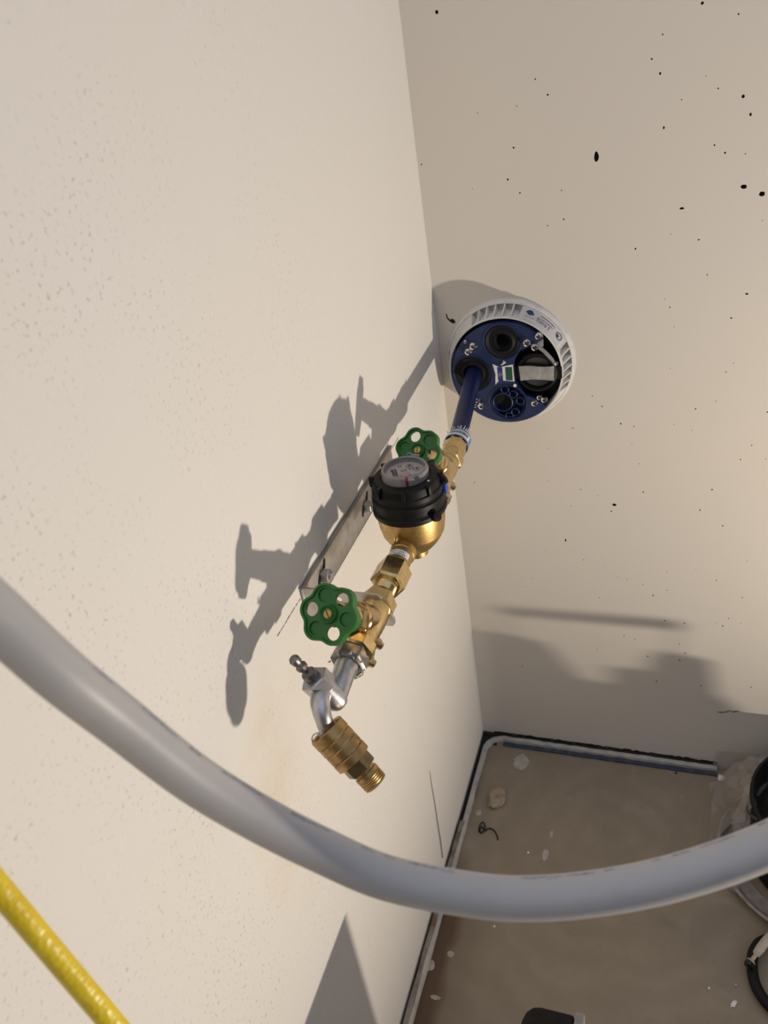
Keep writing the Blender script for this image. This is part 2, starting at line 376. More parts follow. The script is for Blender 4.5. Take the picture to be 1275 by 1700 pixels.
# blue pressing plate: open towards the right, with bores
PT = .050
bm = NB()
def pl(x, z, t_): return bm.verts.new((x, -t_, z))
ang = [math.radians(a) for a in [42 + (318 - 42) * k / 60 for k in range(61)]]
outl = [(EC.x + .0872 * math.cos(a), EC.z - .0012 + .0872 * math.sin(a)) for a in ang]
outl += [(.1705, .8725), (.1475, .8815), (.1385, .8985), (.1370, .919), (.1385, .9385), (.1480, .9570), (.1710, .9665)]
bores = [(.121, .9725, .0285), (.0685, .9185, .0300), (.1235, .866, .0300)]
T0 = [pl(x, z, PT) for x, z in outl]; B0 = [pl(x, z, .036) for x, z in outl]
lt, lb = [T0], [B0]
for x, z, r in bores:
    lt.append([pl(x + r * math.cos(2 * math.pi * k / 36), z + r * math.sin(2 * math.pi * k / 36), PT) for k in range(36)])
    lb.append([pl(x + r * math.cos(2 * math.pi * k / 36), z + r * math.sin(2 * math.pi * k / 36), .036) for k in range(36)])
fill(bm, lt); fill(bm, lb)
for a, b in zip(lt, lb): strip(bm, a, b)
plate = obj('plate', bm, 'blue', ent, angle=30)
for x, z, r in bores:
    bm = NB(); lathe(bm, (x, -PT, z), D_, [(-.001, r + .0035), (.0012, r + .0032), (.0016, r + .0018), (-.001, r - .0002)], 40, cap=False); obj('bore_rim', bm, 'blue', plate)
# rubber seals
bm = NB(); lathe(bm, (.121, -.036, .9725), D_, [(0, .0284), (.0135, .0284), (.015, .0265), (.012, .021), (.014, .0185), (.0145, .0165), (.010, .0155), (.0, .0150), (-.01, .0145), (-.0102, 0)], 40, cap=False, mi=0); obj('seal', bm, 'rubber', ent)
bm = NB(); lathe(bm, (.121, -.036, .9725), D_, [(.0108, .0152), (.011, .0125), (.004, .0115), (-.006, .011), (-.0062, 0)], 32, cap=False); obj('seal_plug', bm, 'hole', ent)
bm = NB(); lathe(bm, (.0685, -.036, .9185), D_, [(0, .0299), (.0135, .0299), (.0155, .028), (.013, .021), (.0165, .0185), (.016, .0155), (.008, .0138), (-.004, .0135), (-.0045, 0)], 40, cap=False); obj('seal', bm, 'rubber', ent)
# cable insert with one large and five small bores
cx0, cz0 = .1235, .866
bm = NB(); lathe(bm, (cx0, -.036, cz0), D_, [(-.004, .0298), (.011, .0298), (.0125, .0285), (.011, .0272), (.001, .0268), (-.001, 0)], 40, cap=False); ins = obj('cable_insert', bm, 'blue', ent)
bm = NB(); lathe(bm, (.1145, -.036, .8655), D_, [(0, .0172), (.013, .0172), (.0138, .0162), (.013, .0152), (.001, .0148), (.001, 0)], 32, cap=False); big = obj('large_bore', bm, 'blue', ins)
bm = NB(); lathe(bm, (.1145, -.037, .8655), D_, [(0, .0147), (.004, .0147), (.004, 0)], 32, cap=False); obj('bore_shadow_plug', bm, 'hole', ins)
for k, (x, z) in enumerate(((.1195, .8885), (.1330, .8800), (.1440, .8680), (.1345, .8475), (.1240, .8395))):
    bm = NB(); lathe(bm, (x, -.036, z), D_, [(0, .0072), (.0125, .0072), (.0132, .0064), (.0125, .0056), (.003, .0052), (.003, 0)], 20, cap=False); obj('small_bore', bm, 'blue', ins)
# black cap with a grey tape strip, on the right
cpx, cpz = .1735, .9175
bm = NB(); lathe(bm, (cpx, -.022, cpz), D_, [(0, .0335), (.024, .0335), (.026, .0320), (.027, .0290), (.0245, .0270), (.018, .0262), (.017, 0)], 44, cap=False)
for s_ in (-1, 1): box(bm, (cpx + s_ * .0355, -.038, cpz), (.010, .018, .022), bev=.0015)
cap = obj('cap', bm, 'black', ent)
for k in range(10):
    a = math.radians(55 + 8 * k); bm = NB(); box(bm, (cpx + .0345 * math.cos(a), -.036, cpz + .0345 * math.sin(a)), (.0035, .016, .0018), axes=[V((math.cos(a), 0, math.sin(a))), V((0, 1, 0)), V((-math.sin(a), 0, math.cos(a)))]); obj('cap_rib', bm, 'black', cap, False)
bm = NB(); lathe(bm, (cpx, -.0405, cpz), D_, [(0, .0258), (.002, .0250), (.0022, 0)], 40, cap=False); obj('cap_foil', bm, mat('dark_foil', (.03, .028, .03), .18), cap)
bm = NB(); q = []
for k in range(9): q.append((cpx - .0285 + .057 * k / 8, cpz + .0125 + .0012 * math.sin(k * .8)))
for k in range(9): q.append((cpx + .0275 - .054 * k / 8, cpz - .0115 - .0012 * math.cos(k * .7)))
A = [bm.verts.new((x, -.0497 - .0006 * math.sin(x * 300), z)) for x, z in q]; B = [bm.verts.new((x, -.0490, z)) for x, z in q]
bm.faces.new(A); bm.faces.new(B[::-1]); strip(bm, A, B); obj('grey_tape', bm, 'greytape', cap, False)
# printed label in the middle of the plate
bm = NB(); q = [(.1030, .935), (.1140, .9295), (.1360, .9340), (.1370, .9045), (.1120, .9065), (.1050, .8985), (.1065, .917)]
A = [bm.verts.new((x, -.0508, z)) for x, z in q]; B = [bm.verts.new((x, -.0500, z)) for x, z in q]; bm.faces.new(A); bm.faces.new(B[::-1]); strip(bm, A, B)
lab = obj('label', bm, 'white', ent, False)
for name, m_, x0, x1 in (('blue_print', 'inkblue', .1105, .1185), ('green_print', 'inkgreen', .1235, .1345)):
    bm = NB(); box(bm, ((x0 + x1) / 2, -.0510, .918), (x1 - x0, .0004, .0235)); obj(name, bm, m_, lab, False)
bm = NB(); lathe(bm, (.1145, -.0512, .917), D_, [(0, .0030), (.0003, .0030), (.0003, 0)], 16, cap=False); box(bm, (.1145, -.0513, .917), (.0012, .0004, .010)); obj('print_emblem', bm, 'inkgrey', lab)
# socket-head screws in clusters
for x, z, r, h in ((.0620, .9755, .0032, .0), (.0742, .9680, .0068, .008), (.0650, .9585, .0064, .007), (.1612, .9720, .0068, .008), (.1732, .9640, .0065, .005), (.1790, .9815, .0055, .001), (.0725, .8715, .0050, .004), (.0790, .8612, .0066, .007), (.0690, .8612, .004, .002), (.1676, .8650, .0062, .007), (.1758, .8748, .0050, .003), (.1835, .8705, .0058, .004)):
    bm = NB(); lathe(bm, (x, -PT + (.004 if x > .165 and z < .9 else 0), z), D_, [(-.012, r * .6), (0, r * .6), (0, r), (h * .4 + .001, r), (h * .4 + .0035, r * .78), (h * .4 + .0042, r * .46), (h * .4 + .0042, r * .44)], 20, cap=False)
    sc = obj('screw', bm, 'bolt', ent)
    bm = NB(); lathe(bm, (x, -(PT - (.004 if x > .165 and z < .9 else 0)), z), D_, [(h * .4 + .0041, r * .45), (h * .4 + .002, r * .42), (h * .4 + .002, 0)], 6, cap=False); obj('socket', bm, 'zinc_dark', sc, False)
# small white cable tie tag below the upper seal, lever bracket at the cap
bm = NB(); tube(bm, [(.1235, -.0515, .9395), (.1200, -.0515, .9355), (.1170, -.0515, .9335)], [.0030, .0014, .0008], 8); obj('paint_drip', bm, 'white', plate)
bm = NB(); tube(bm, cat_pts([(.168, -.047, .968), (.183, -.047, .958), (.196, -.046, .943), (.2035, -.045, .930)], 5), .0032, 8); box(bm, (.1755, -.044, .9735), (.020, .006, .024), bev=.001); obj('lever', bm, 'grey', ent)
bm = NB(); lathe(bm, (.2055, -.045, .9335), D_, [(0, .0032), (.004, .0032), (.005, 0)], 14); obj('screw', bm, 'bolt', ent)
bm = NB(); lathe(bm, (.138, -.050, .8975), D_, [(0, .0035), (.002, .003), (.0022, 0)], 12); obj('screw', bm, 'bolt', ent)
# sticker printed on the collar, upper right
def cone(a, v): # v 0 outer .. 1 inner
    return epol(a, (O_R - .0005) * (1 - v) + I_R * v, O_T * (1 - v) + I_T * v)
def cone_patch(bm, a0, a1, v0, v1, lift, n=8):
    A, B = [], []
    for k in range(n + 1):
        a = a0 + (a1 - a0) * k / n; nn = (V((math.cos(math.radians(a)), 0, math.sin(math.radians(a)))) * .95 + V((0, -.31, 0))).normalized() * lift
        A.append(bm.verts.new(cone(a, v0) + nn)); B.append(bm.verts.new(cone(a, v1) + nn))
    for k in range(n): bm.faces.new((A[k], A[k + 1], B[k + 1], B[k]))
bm = NB(); cone_patch(bm, 26, 70, .12, .93, .0004, 16); stk = obj('sticker', bm, mat('sticker_base', (.60, .59, .60), .5), col)
bm = NB(); cone_patch(bm, 37, 57, .16, .30, .0008, 10); obj('white_strip', bm, 'white', stk)
bm = NB()
for k in range(15): cone_patch(bm, 38 + k * 1.22, 38 + k * 1.22 + random.uniform(.5, 1.0), .19, .27, .0011, 1)
for k in range(14): cone_patch(bm, 40 + k * 1.2, 40 + k * 1.2 + random.uniform(.4, 1.0), .38, .44, .0008, 1)
for k in range(12): cone_patch(bm, 60 + k * .75, 60 + k * .75 + .5, .66, .69, .0008, 1)
obj('print_lines', bm, 'ink', stk, False)
bm = NB() # handwritten word
def cone_lift(a, v, l=.0010):
    return cone(a, v) + V((math.cos(math.radians(a)) * .95, -.31, math.sin(math.radians(a)) * .95)) * l
for seq in ([(57.5, .5), (55, .52)], [(56.3, .5), (56.0, .74)], [(53.8, .52), (53.6, .74)], [(52.4, .75), (52, .52), (51, .66), (50, .52), (49.6, .74)], [(47.8, .55), (46.4, .56), (46.3, .72), (47.6, .72), (47.8, .55)], [(44.2, .52), (42.4, .55), (42.9, .76)]):
    tube(bm, [cone_lift(a, v) for a, v in seq], .00035, 5)
obj('handwriting', bm, 'ink', stk)
bm = NB(); c = cone_lift(65, .36); d0 = V((math.cos(math.radians(65)) * .93, -.36, math.sin(math.radians(65)) * .93))
lathe(bm, c, d0, [(0, .0052), (.0004, .0052), (.0004, .0016), (.0004, 0)], 20, cap=False)
tube(bm, [cone_lift(69, .33), cone_lift(67.5, .36)], [.0004, .0018], 6); tube(bm, [cone_lift(62.5, .38), cone_lift(61, .43)], [.0018, .0004], 6)
obj('blue_emblem', bm, 'inkblue', stk)
bm = NB(); c = cone_lift(30.5, .42); d1 = V((math.cos(math.radians(30.5)) * .93, -.36, math.sin(math.radians(30.5)) * .93))
lathe(bm, c, d1, [(0, .0066), (.0005, .0066), (.0005, .0056), (.0, .0056)], 24, cap=False)
lathe(bm, c, d1, [(.0003, .0050), (.0006, 0)], 6, a0=.3, a1=1.7, cap=False, rot=-.2)
obj('round_emblem', bm, 'ink', stk)
# ================================================================== WATER PIPEWORK
AX, AZ = .0885, .8975
def A_(y): return V((AX, y, AZ))
MY = V((0, -1, 0))
bp = thing('water_pipe', 'dark blue plastic pipe running from the wall entry to the rear valve', 'pipe', (.0685, -.03, .919))
p0, p1 = V((.0685, -.033, .9188)), V((AX, -.245, AZ + .004)); d = (p1 - p0)
bm = NB(); tube(bm, [p0 + d * k / 8 for k in range(9)], .0134, 28); obj('pipe', bm, 'bluepipe', bp)
SD = V((-.03, -.735, .675)).normalized()
def hexn(bm, y0, y1, r, bev=.0015, seg=6, rot=0.):   # bevelled hexagon along -Y
    lathe(bm, A_(y0), MY, [(0, r * .86), (bev, r), (y0 - y1 - bev, r), (y0 - y1, r * .86)], seg, rot=rot)
def handwheel(parent, c, n, rot, slot):
    n, v_, u_ = frame(n, (0, 0, 1)); u_ = V((1, 0, 0)) - n * n.x; u_.normalize(); v_ = n.cross(u_)
    def P(r, a, z): return c + u_ * (r * math.cos(a)) + v_ * (r * math.sin(a)) + n * z
    N = 96; rot = math.radians(rot); bm = NB()
    def ol(s_, z):
        L = []
        for k in range(N):
            a = 2 * math.pi * k / N; r = .0293 + .0021 * math.cos(6 * (a - rot)) - .0003 * math.cos(12 * (a - rot)); L.append(bm.verts.new(P(r - s_, a, z)))
        return L
    tz = .0035; o0 = ol(.0008, -.0062); o00 = ol(0, -.0055); o1 = ol(0, tz + .0018); o2 = ol(.0006, tz + .0024); o3 = ol(.0026, tz + .0024); o4 = ol(.0032, tz)
    for a, b in ((o0, o00), (o00, o1), (o1, o2), (o2, o3), (o3, o4)): strip(bm, a, b)
    ob = ol(.0028, -.0062); strip(bm, o0, ob); ob2 = ol(.0030, 0); strip(bm, ob, ob2)
    topl, botl = [o4], [ob2]
    for k in range(6):
        a = rot + k * math.pi / 3; cc = P(.0193, a, 0); rr = .0070 if k % 2 == 0 else .0072
        def circ(r, z): return [bm.verts.new(cc + (u_ * math.cos(2 * math.pi * j / 24) + v_ * math.sin(2 * math.pi * j / 24)) * r + n * z) for j in range(24)]
        c1 = circ(rr, tz); topl.append(c1)
        if k % 2 == 0: c2 = circ(rr, 0); botl.append(c2); strip(bm, c1, c2)
        else: c2 = circ(rr * .94, tz - .0026); strip(bm, c1, c2); bm.faces.new(c2)
    fill(bm, topl); fill(bm, botl)
    # hub
    hb = [(-.008, .0095), (tz, .0098), (tz + .0030, .0090), (tz + .0034, .0084), (tz + .0012, .0060), (tz + .0012, 0)]
    lathe(bm, c, n, hb, 32, cap=False)
    hw = obj('handwheel', bm, 'green', parent, angle=32)
    bm = NB(); sl = math.radians(slot); su = u_ * math.cos(sl) + v_ * math.sin(sl); sv = n.cross(su)
    lathe(bm, c, n, [(tz + .0008, .0045), (tz + .0030, .0045), (tz + .0034, .0040), (tz + .0034, 0)], 24); sc = obj('screw', bm, 'brass_cast', hw)
    bm = NB(); box(bm, c + n * (tz + .0033), (.0084, .0008, .0006), axes=[su, sv, n]); obj('slot', bm, 'hole', sc, False)
    return hw
def valve(y0, label, xs, rot, slot):
    v = thing('shutoff_valve', label, 'valve', A_(y0), 'slanted brass shutoff valves on the water pipe')
    o = A_(y0)
    bm = NB()
    lathe(bm, A_(y0 + .046), MY, [(0, .0135), (.004, .0150), (.016, .0165), (.030, .0178), (.046, .0185), (.062, .0178), (.078, .0172), (.088, .0178)], 40)
    hexn(bm, y0 + .040, y0 + .020, .0205, .002, 6, .2)
    hexn(bm, y0 - .036, y0 - .054, .0215, .002, 8, .1)
    body = obj('valve_body', bm, 'brass', v, angle=30)
    s = SD.copy(); s.x = xs; s.normalize(); st = o + V((0, 0, .002))
    bm = NB(); lathe(bm, st, s, [(.004, .0165), (.024, .0165), (.026, .0178), (.034, .0178), (.036, .0165), (.040, .0160)], 40)
    bonnet = obj('bonnet', bm, 'brass', v, angle=30)
    bm = NB(); lathe(bm, st, s, [(.039, .0145), (.0405, .0165), (.053, .0165), (.055, .0150)], 6); lathe(bm, st, s, [(.054, .0142), (.066, .0140), (.068, .0128), (.092, .0122), (.0935, .0095), (.098, .0090)], 32); obj('stem', bm, 'brass', v, angle=30)
    for yy, dd in ((y0 - .020, V((.72, 0, -.69))), (y0 - .050, V((.80, 0, -.6)))):
        bm = NB(); lathe(bm, A_(yy) + dd * .014, dd, [(0, .0065), (.0075, .0062), (.008, .0048), (.0115, .0044), (.012, .003), (.012, 0)], 14); obj('drain_plug', bm, 'brass', v)
    handwheel(v, st + s * .1045, s, rot, slot)
    return v
Y_F, Y_R = -.6545, -.3280
valve(Y_F, 'nearer brass valve with green handwheel, screwed to the grey metal tap', -.025, 50, 118)
valve(Y_R, 'farther brass valve with green handwheel, behind the meter by the blue pipe', -.050, 107, 92)
# compression coupling at the blue pipe
cf = thing('pipe_coupling', 'brass compression coupling with pale blue tape at the end of the blue pipe', 'coupling', A_(-.25))
bm = NB(); lathe(bm, A_(-.2475), MY, [(0, .0150), (.003, .0178), (.024, .0178), (.030, .0162), (.036, .0155)], 8, rot=.2); obj('coupling_nut', bm, 'brass', cf, angle=25)
bm = NB(); lathe(bm, A_(-.2365), MY, [(0, .0148), (.0008, .0180), (.021, .0188), (.0216, .0180)], 36, cap=False); obj('tape', bm, 'lightblue', cf)
bm = NB(); lathe(bm, A_(-.2425), MY, [(0, .0189), (.0145, .0192)], 26, a0=-1.3, a1=.95, cap=False); sk = obj('sticker', bm, 'white', cf)
bm = NB(); a = -1.05
while a < .45:
    da = random.uniform(.02, .06); lathe(bm, A_(-.2455), MY, [(0, .01945), (.007, .01955)], 1, a0=a, a1=a + da, cap=False); a += da + random.uniform(.02, .05)
obj('barcode', bm, 'ink', sk, False)
bm = NB()
for k in range(14):
    a = -1.2 + 2.4 * k / 13; q = A_(-.2365) + V((math.sin(a) * -.0165, 0, math.cos(a) * .0165)); tube(bm, [q, q + V((random.uniform(-.004, .004), random.uniform(.002, .006), random.uniform(.001, .005)))], [.0012, .0004], 5)
obj('torn_film', bm, mat('torn_film', (.55, .54, .52), .3), cf)
# unions either side of the meter
def union(ya, yb, label, nm, sgn):
    u = thing('union_fitting', label, 'fitting', A_((ya + yb) / 2), 'brass unions either side of the meter')
    yn0, yn1 = (ya, ya - .034) if sgn > 0 else (yb + .038, yb)
    bm = NB(); hexn(bm, yn0, yn1, .0212, .0025, 6, .28); obj('union_nut', bm, 'brass', u, angle=25)
    bm = NB(); y_ = yn1 if sgn > 0 else ya
    L = (yn1 - yb) if sgn > 0 else (ya - yn0); prof = [(-.004, .0150), (.003, .0150), (.0035, .0132)]
    k = .006
    while k < L + .004: prof += [(k, .0126), (k + .0009, .0136), (k + .0018, .0126)]; k += .0024
    lathe(bm, A_(y_), MY, prof, 28); obj('threaded_nipple', bm, 'brass', u, angle=50)
    return u
union(-.5575, -.622, 'front brass union with a big hexagon nut, between meter and nearer valve', 0, 1)
union(-.366, -.432, 'rear brass union half hidden behind the black meter ring', 0, -1)
# ------------------------------------------------------------------ water meter
MX, MYC = AX, -.4790
wm = thing('water_meter', 'water meter with black ring, round dial and golden brass bowl', 'water meter', (MX, MYC, .856))
Z = V((0, 0, 1))
bm = NB()
lathe(bm, (MX, MYC, 0), Z, [(.8625, 0), (.8625, .0130), (.864, .0146), (.872, .0152), (.874, .0178), (.877, .0230), (.8785, .0246), (.885, .0302), (.893, .0355), (.8995, .0380), (.900, .0390), (.912, .0412), (.924, .0424), (.936, .0426)], 64, cap=False)
lathe(bm, (MX, -.523, AZ), MY, [(0, .0162), (.008, .0158), (.009, .0146), (.036, .0146)], 36)
lathe(bm, (MX, -.451, AZ), V((0, 1, 0)), [(0, .0162), (.008, .0158), (.009, .0146), (.018, .0146)], 36)
bowl = obj('bowl', bm, 'brass_cast', wm, angle=28)
bm = NB(); lathe(bm, (MX, -.5395, AZ), MY, [(0, .01485), (.0105, .01485)], 28, a0=-1.15, a1=1.35, cap=False); sk = obj('sticker', bm, 'white', bowl)
bm = NB() # upside-down lettering bent round the spigot
b2 = NB(); text(b2, 'MONO 11', (0, -.0022, 0), (1, 0, 0), (0, 1, 0), .0050); text(b2, 'Datum 10/18', (0, .0026, 0), (1, 0, 0), (0, 1, 0), .0032)
for f in b2.faces: f.select = True
mp_ = {}
for q in b2.verts:
    a = -q.co.x / .0149 + .02; mp_[q] = bm.verts.new((MX + math.sin(a) * .0150, -.5447 - .0009 + q.co.y * 1.0, AZ + math.cos(a) * .0150))
for f in b2.faces: bm.faces.new([mp_[q] for q in f.verts])
b2.free(); obj('print', bm, 'ink', sk, False)
bm = NB(); lathe(bm, (MX - .006, -.5245, AZ + .0145), V((0, -.55, .83)), [(0, .0036), (.006, .0036), (.0066, .003), (.0066, 0)], 14); sc = obj('seal_screw', bm, 'brass', bowl)
bm = NB(); q = V((MX - .006, -.5245, AZ + .0145)) + V((0, -.55, .83)).normalized() * .0066; box(bm, q, (.0008, .0074, .0008), axes=[(1, 0, 0), (0, .83, .55), (0, -.55, .83)]); obj('slot', bm, 'hole', sc, False)
bm = NB()
lathe(bm, (MX, MYC, 0), Z, [(.9325, .0430), (.9325, .0455), (.934, .0463), (.9385, .0461), (.940, .0446), (.942, .0438), (.948, .0437), (.9495, .0452), (.955, .0450), (.9565, .0428), (.959, .0422), (.960, .0438), (.9655, .0436), (.9675, .0418), (.972, .0415), (.9765, .0407), (.979, .0385), (.980, .0306), (.977, .0298), (.968, .0294)], 72, cap=False)
ring = obj('ring', bm, 'black', wm, angle=28)
for k in range(8):
    a = math.radians(12 + 45 * k); r_ = V((math.cos(a), math.sin(a), 0)); bm = NB()
    box(bm, V((MX, MYC, .9730)) + r_ * .0415, (.0078, .0055, .0135), axes=[r_, Z.cross(r_), Z], bev=.0012); obj('lug', bm, 'black', ring)
bm = NB(); lathe(bm, (MX, MYC, 0), Z, [(.973, .0293), (.9860, .0290), (.9893, .0281), (.9903, .0266), (.9895, .0250), (.9865, .0243), (.9825, .0240)], 64, cap=False); rim = obj('dial_rim', bm, 'rim', wm)
bm = NB(); lathe(bm, (MX, MYC, 0), Z, [(.9800, .0244), (.9827, .0244), (.9827, 0)], 56, cap=False); dial = obj('dial', bm, 'dial', wm)
bm = NB(); lathe(bm, (MX, MYC, 0), Z, [(.9868, 0), (.9868, .0246), (.9886, .0246), (.9886, 0)], 56, cap=False); obj('cover_glass', bm, 'glass', wm)
zt = .9829
# dial print: frame u to the right of the reader, v away. The face is turned a little towards the wall
ca, sa = math.cos(math.radians(28)), math.sin(math.radians(28)); du = V((ca, sa, 0)); dv = V((-sa, ca, 0)); dc = V((MX, MYC, zt))
def dp(x, y, z=0): return dc + (du * x + dv * y) * .92 + V((0, 0, z))
bm = NB(); box(bm, dp(-.0135, .0035), (.0062, .0150, .0010), axes=[du, dv, Z]); od = obj('counter', bm, 'ink', dial, False)
bm = NB()
for k, ch in enumerate('00013'): text(bm, ch, dp(-.0135, .0093 - k * .0029, .0007), -dv, du, .0030)
obj('digits', bm, 'white', od, False)
bm = NB(); N_ = 16; A = [bm.verts.new(dp(-.001 + (.0060 if k % 2 else .0068) * math.cos(math.pi * 2 * k / 32), -.007 + (.0060 if k % 2 else .0068) * math.sin(math.pi * 2 * k / 32), .0006)) for k in range(32)]; B = [bm.verts.new(v.co - V((0, 0, .0006))) for v in A]; bm.faces.new(A); strip(bm, A, B); obj('leak_wheel', bm, 'tan', dial, False)
for x, y in ((.0085, .0120), (.0165, .0010)):
    bm = NB(); lathe(bm, dp(x, y), Z, [(0, .0044), (.0003, .0044), (.0003, .0039), (0, .0039)], 20, cap=False)
    for k in range(10): a = k * math.pi / 5; tube(bm, [dp(x + .0036 * math.cos(a), y + .0036 * math.sin(a), .0002), dp(x + .0028 * math.cos(a), y + .0028 * math.sin(a), .0002)], .0002, 4)
    g = obj('small_scale', bm, 'inkgrey', dial)
    bm = NB(); tube(bm, [dp(x - .001, y - .0015, .0005), dp(x, y, .0006), dp(x + .0012, y + .003, .0005)], [.0003, .0014, .0003], 6); obj('pointer', bm, 'red', g)
bm = NB()
text(bm, 'Q3 2,5', dp(.0040, .0040, .0002), du, dv, .0062); text(bm, 'm3', dp(-.0135, -.0085, .0002), du, dv, .0060)
text(bm, '16 bar', dp(.0090, -.0125, .0002), du, dv, .0048); text(bm, 'H', dp(-.0035, .0160, .0002), du, dv, .0062)
obj('dial_lettering', bm, 'ink', dial, False)
bm = NB(); a = math.radians(-68)
for (r0, z0), (r1, z1) in (((.0296, .974), (.0294, .9862)), ((.0294, .9862), (.0284, .9897)), ((.0284, .9897), (.0266, .9908)), ((.0266, .9908), (.0246, .9895))):
    q = []
    for da in (-.05, .05): q += [(r0, z0, a + da), (r1, z1, a + da)]
    vs = [bm.verts.new((MX + r * math.cos(t_), MYC + r * math.sin(t_), z)) for r, z, t_ in (q[0], q[1], q[3], q[2])]; bm.faces.new(vs)
obj('red_mark', bm, 'red', rim, False)
bm = NB(); tube(bm, cat_pts([(MX - .004, MYC + .0280, .986), (MX - .004, MYC + .0295, .9915), (MX + .000, MYC + .0300, .9915), (MX + .002, MYC + .0285, .987)], 4), .0010, 8); box(bm, (MX + .005, MYC + .0292, .9885), (.011, .004, .005), bev=.001); obj('lid_clip', bm, 'rim', rim)
bm = NB(); box(bm, (MX + .0430, MYC + .013, .9570), (.006, .010, .017), bev=.0012); obj('blue_tab', bm, 'bluetab', wm)
bm = NB(); lathe(bm, (MX + .0325, MYC - .0125, .9793), Z, [(0, .0016), (.001, .0012), (.0012, 0)], 10); obj('lead_seal', bm, 'white', ring)
for q, dd, pf in (((MX + .0420, MYC + .010, .967), (.8, .3, .5), [(0, .0062), (.005, .006), (.006, .004), (.006, 0)]), ((MX + .0385, MYC - .0245, .937), (.8, -.5, .4), [(0, .006), (.006, .006), (.0065, .004), (.0065, 0)])):
    bm = NB(); lathe(bm, q, V(dd), pf, 16); obj('seal_knob', bm, 'black', ring)
# ------------------------------------------------------------------ meter bracket on the wall
br = thing('meter_bracket', 'steel strip bracket bolted to the left wall behind the meter', 'bracket', (0, -.47, .896))
def plate_x(bm, x0, x1, y0, y1, z0, z1, bev=.0012): box(bm, ((x0 + x1) / 2, (y0 + y1) / 2, (z0 + z1) / 2), (abs(x1 - x0), abs(y1 - y0), abs(z1 - z0)), bev=bev)
bm = NB(); plate_x(bm, .0012, .0042, -.636, -.300, .874, .917); obj('rail', bm, 'steel', br)
bm = NB(); plate_x(bm, .0002, .0058, -.637, -.299, .9168, .9192, .0010); obj('rail_lip', bm, mat('lip_shade', (.30, .28, .26), .45, .9), br)  # darker steel paints the shading of the flange bend
bm = NB(); plate_x(bm, .0002, .0046, -.630, -.300, .8732, .8745, .0005); obj('rail_lip', bm, 'steel', br)
for y_ in (-.6335, -.381):
    bm = NB()   # arm plate with a round bore for the pipe
    q = [(.004, .8745), (.004, .9185), (.0935, .9185), (.0975, .9150), (.1095, .886), (.1098, .880), (.1065, .8755)]
    hol = [(AX + .0150 * math.cos(2 * math.pi * k / 28), AZ + .0150 * math.sin(2 * math.pi * k / 28)) for k in range(28)]
    sl1 = [(.0215 + .0075 * math.cos(2 * math.pi * k / 14) , .902 + .004 * math.sin(2 * math.pi * k / 14)) for k in range(14)]
    sl2 = [(.047 + .0042 * math.cos(2 * math.pi * k / 14) , .9065 + .0042 * math.sin(2 * math.pi * k / 14)) for k in range(14)]
    F, G = [], []
    for L in (q, hol, sl1, sl2): F.append([bm.verts.new((x, y_ - .0015, z)) for x, z in L]); G.append([bm.verts.new((x, y_ + .0015, z)) for x, z in L])
    fill(bm, F); fill(bm, G)
    for a, b in zip(F, G): strip(bm, a, b)
    obj('arm', bm, 'steel', br, angle=25)
for y_, z_ in ((-.583, .898), (-.425, .895)):
    bm = NB(); lathe(bm, (.0040, y_, z_), V((1, 0, 0)), [(0, .0056), (.013, .0056), (.014, .0048), (.014, 0)], 16); box(bm, (.0060, y_, z_), (.003, .014, .014), bev=.001)
    lathe(bm, (.0075, y_, z_), V((1, 0, 0)), [(0, .0085), (.006, .0085), (.007, .0075)], 6); obj('bolt', bm, 'steel', br, angle=28)
    for dy_, dz_ in ((-.010, -.001), (.0095, .0085)):
        bm = NB(); n = 12; L = [(y_ + dy_ + .0040 * math.cos(2 * math.pi * k / n) + .004 * math.sin(2 * math.pi * k / n), z_ + dz_ + .0075 * math.sin(2 * math.pi * k / n)) for k in range(n)]
        A = [bm.verts.new((.0046, a, b)) for a, b in L]; B = [bm.verts.new((.0034, a, b)) for a, b in L]; bm.faces.new(A); strip(bm, A, B); obj('slot', bm, 'hole', br, False)
# ------------------------------------------------------------------ tap
tp = thing('tap', 'small grey metal tap with bent spout at the end of the pipework', 'tap', (AX, -.71, AZ))
bm = NB(); lathe(bm, A_(-.7075), MY, [(0, .0165), (.002, .0198), (.015, .0198), (.0175, .0180), (.019, .0160)], 6, rot=.25); obj('hex_collar', bm, 'zinc_dark', tp, angle=25)
bm = NB()
for k in range(34):
    a = random.uniform(0, 6.28); r = random.uniform(.0155, .0185); q = A_(-.7255) + V((math.cos(a) * r, random.uniform(-.003, .002), math.sin(a) * r)); tube(bm, [q, q + V((random.uniform(-.005, .005), random.uniform(-.003, .003), random.uniform(-.005, .005)))], [.0012, .0005], 5)
obj('hemp_packing', bm, 'hemp', tp)
bm = NB()
bo = V((.0885, -.7655, .8905)); SP = V((-.46, -.13, .88)).normalized()
nk = cat_pts([A_(-.722), A_(-.733), V((.0892, -.745, .8965)), V((.0890, -.756, .8938)), bo], 5)
n_ = len(nk); tube(bm, nk, [.0138 - .0022 * min(1, i / 7) for i in range(n_)], 24)
obj('neck', bm, 'zinc', tp, angle=50)
bm = NB(); lathe(bm, bo, SP, [(-.0125, 0), (-.0118, .0045), (-.0095, .0085), (-.0055, .0112), (0, .0124), (.008, .0128), (.019, .0130), (.020, .0118)], 28, cap=False); obj('tap_body', bm, 'zinc', tp, angle=40)
b_up = MY
bm = NB(); lathe(bm, bo + SP * .0165, SP, [(0, .0140), (.0015, .0158), (.016, .0158), (.0178, .0142)], 6, rot=.5); obj('bonnet_nut', bm, 'zinc', tp, angle=25)
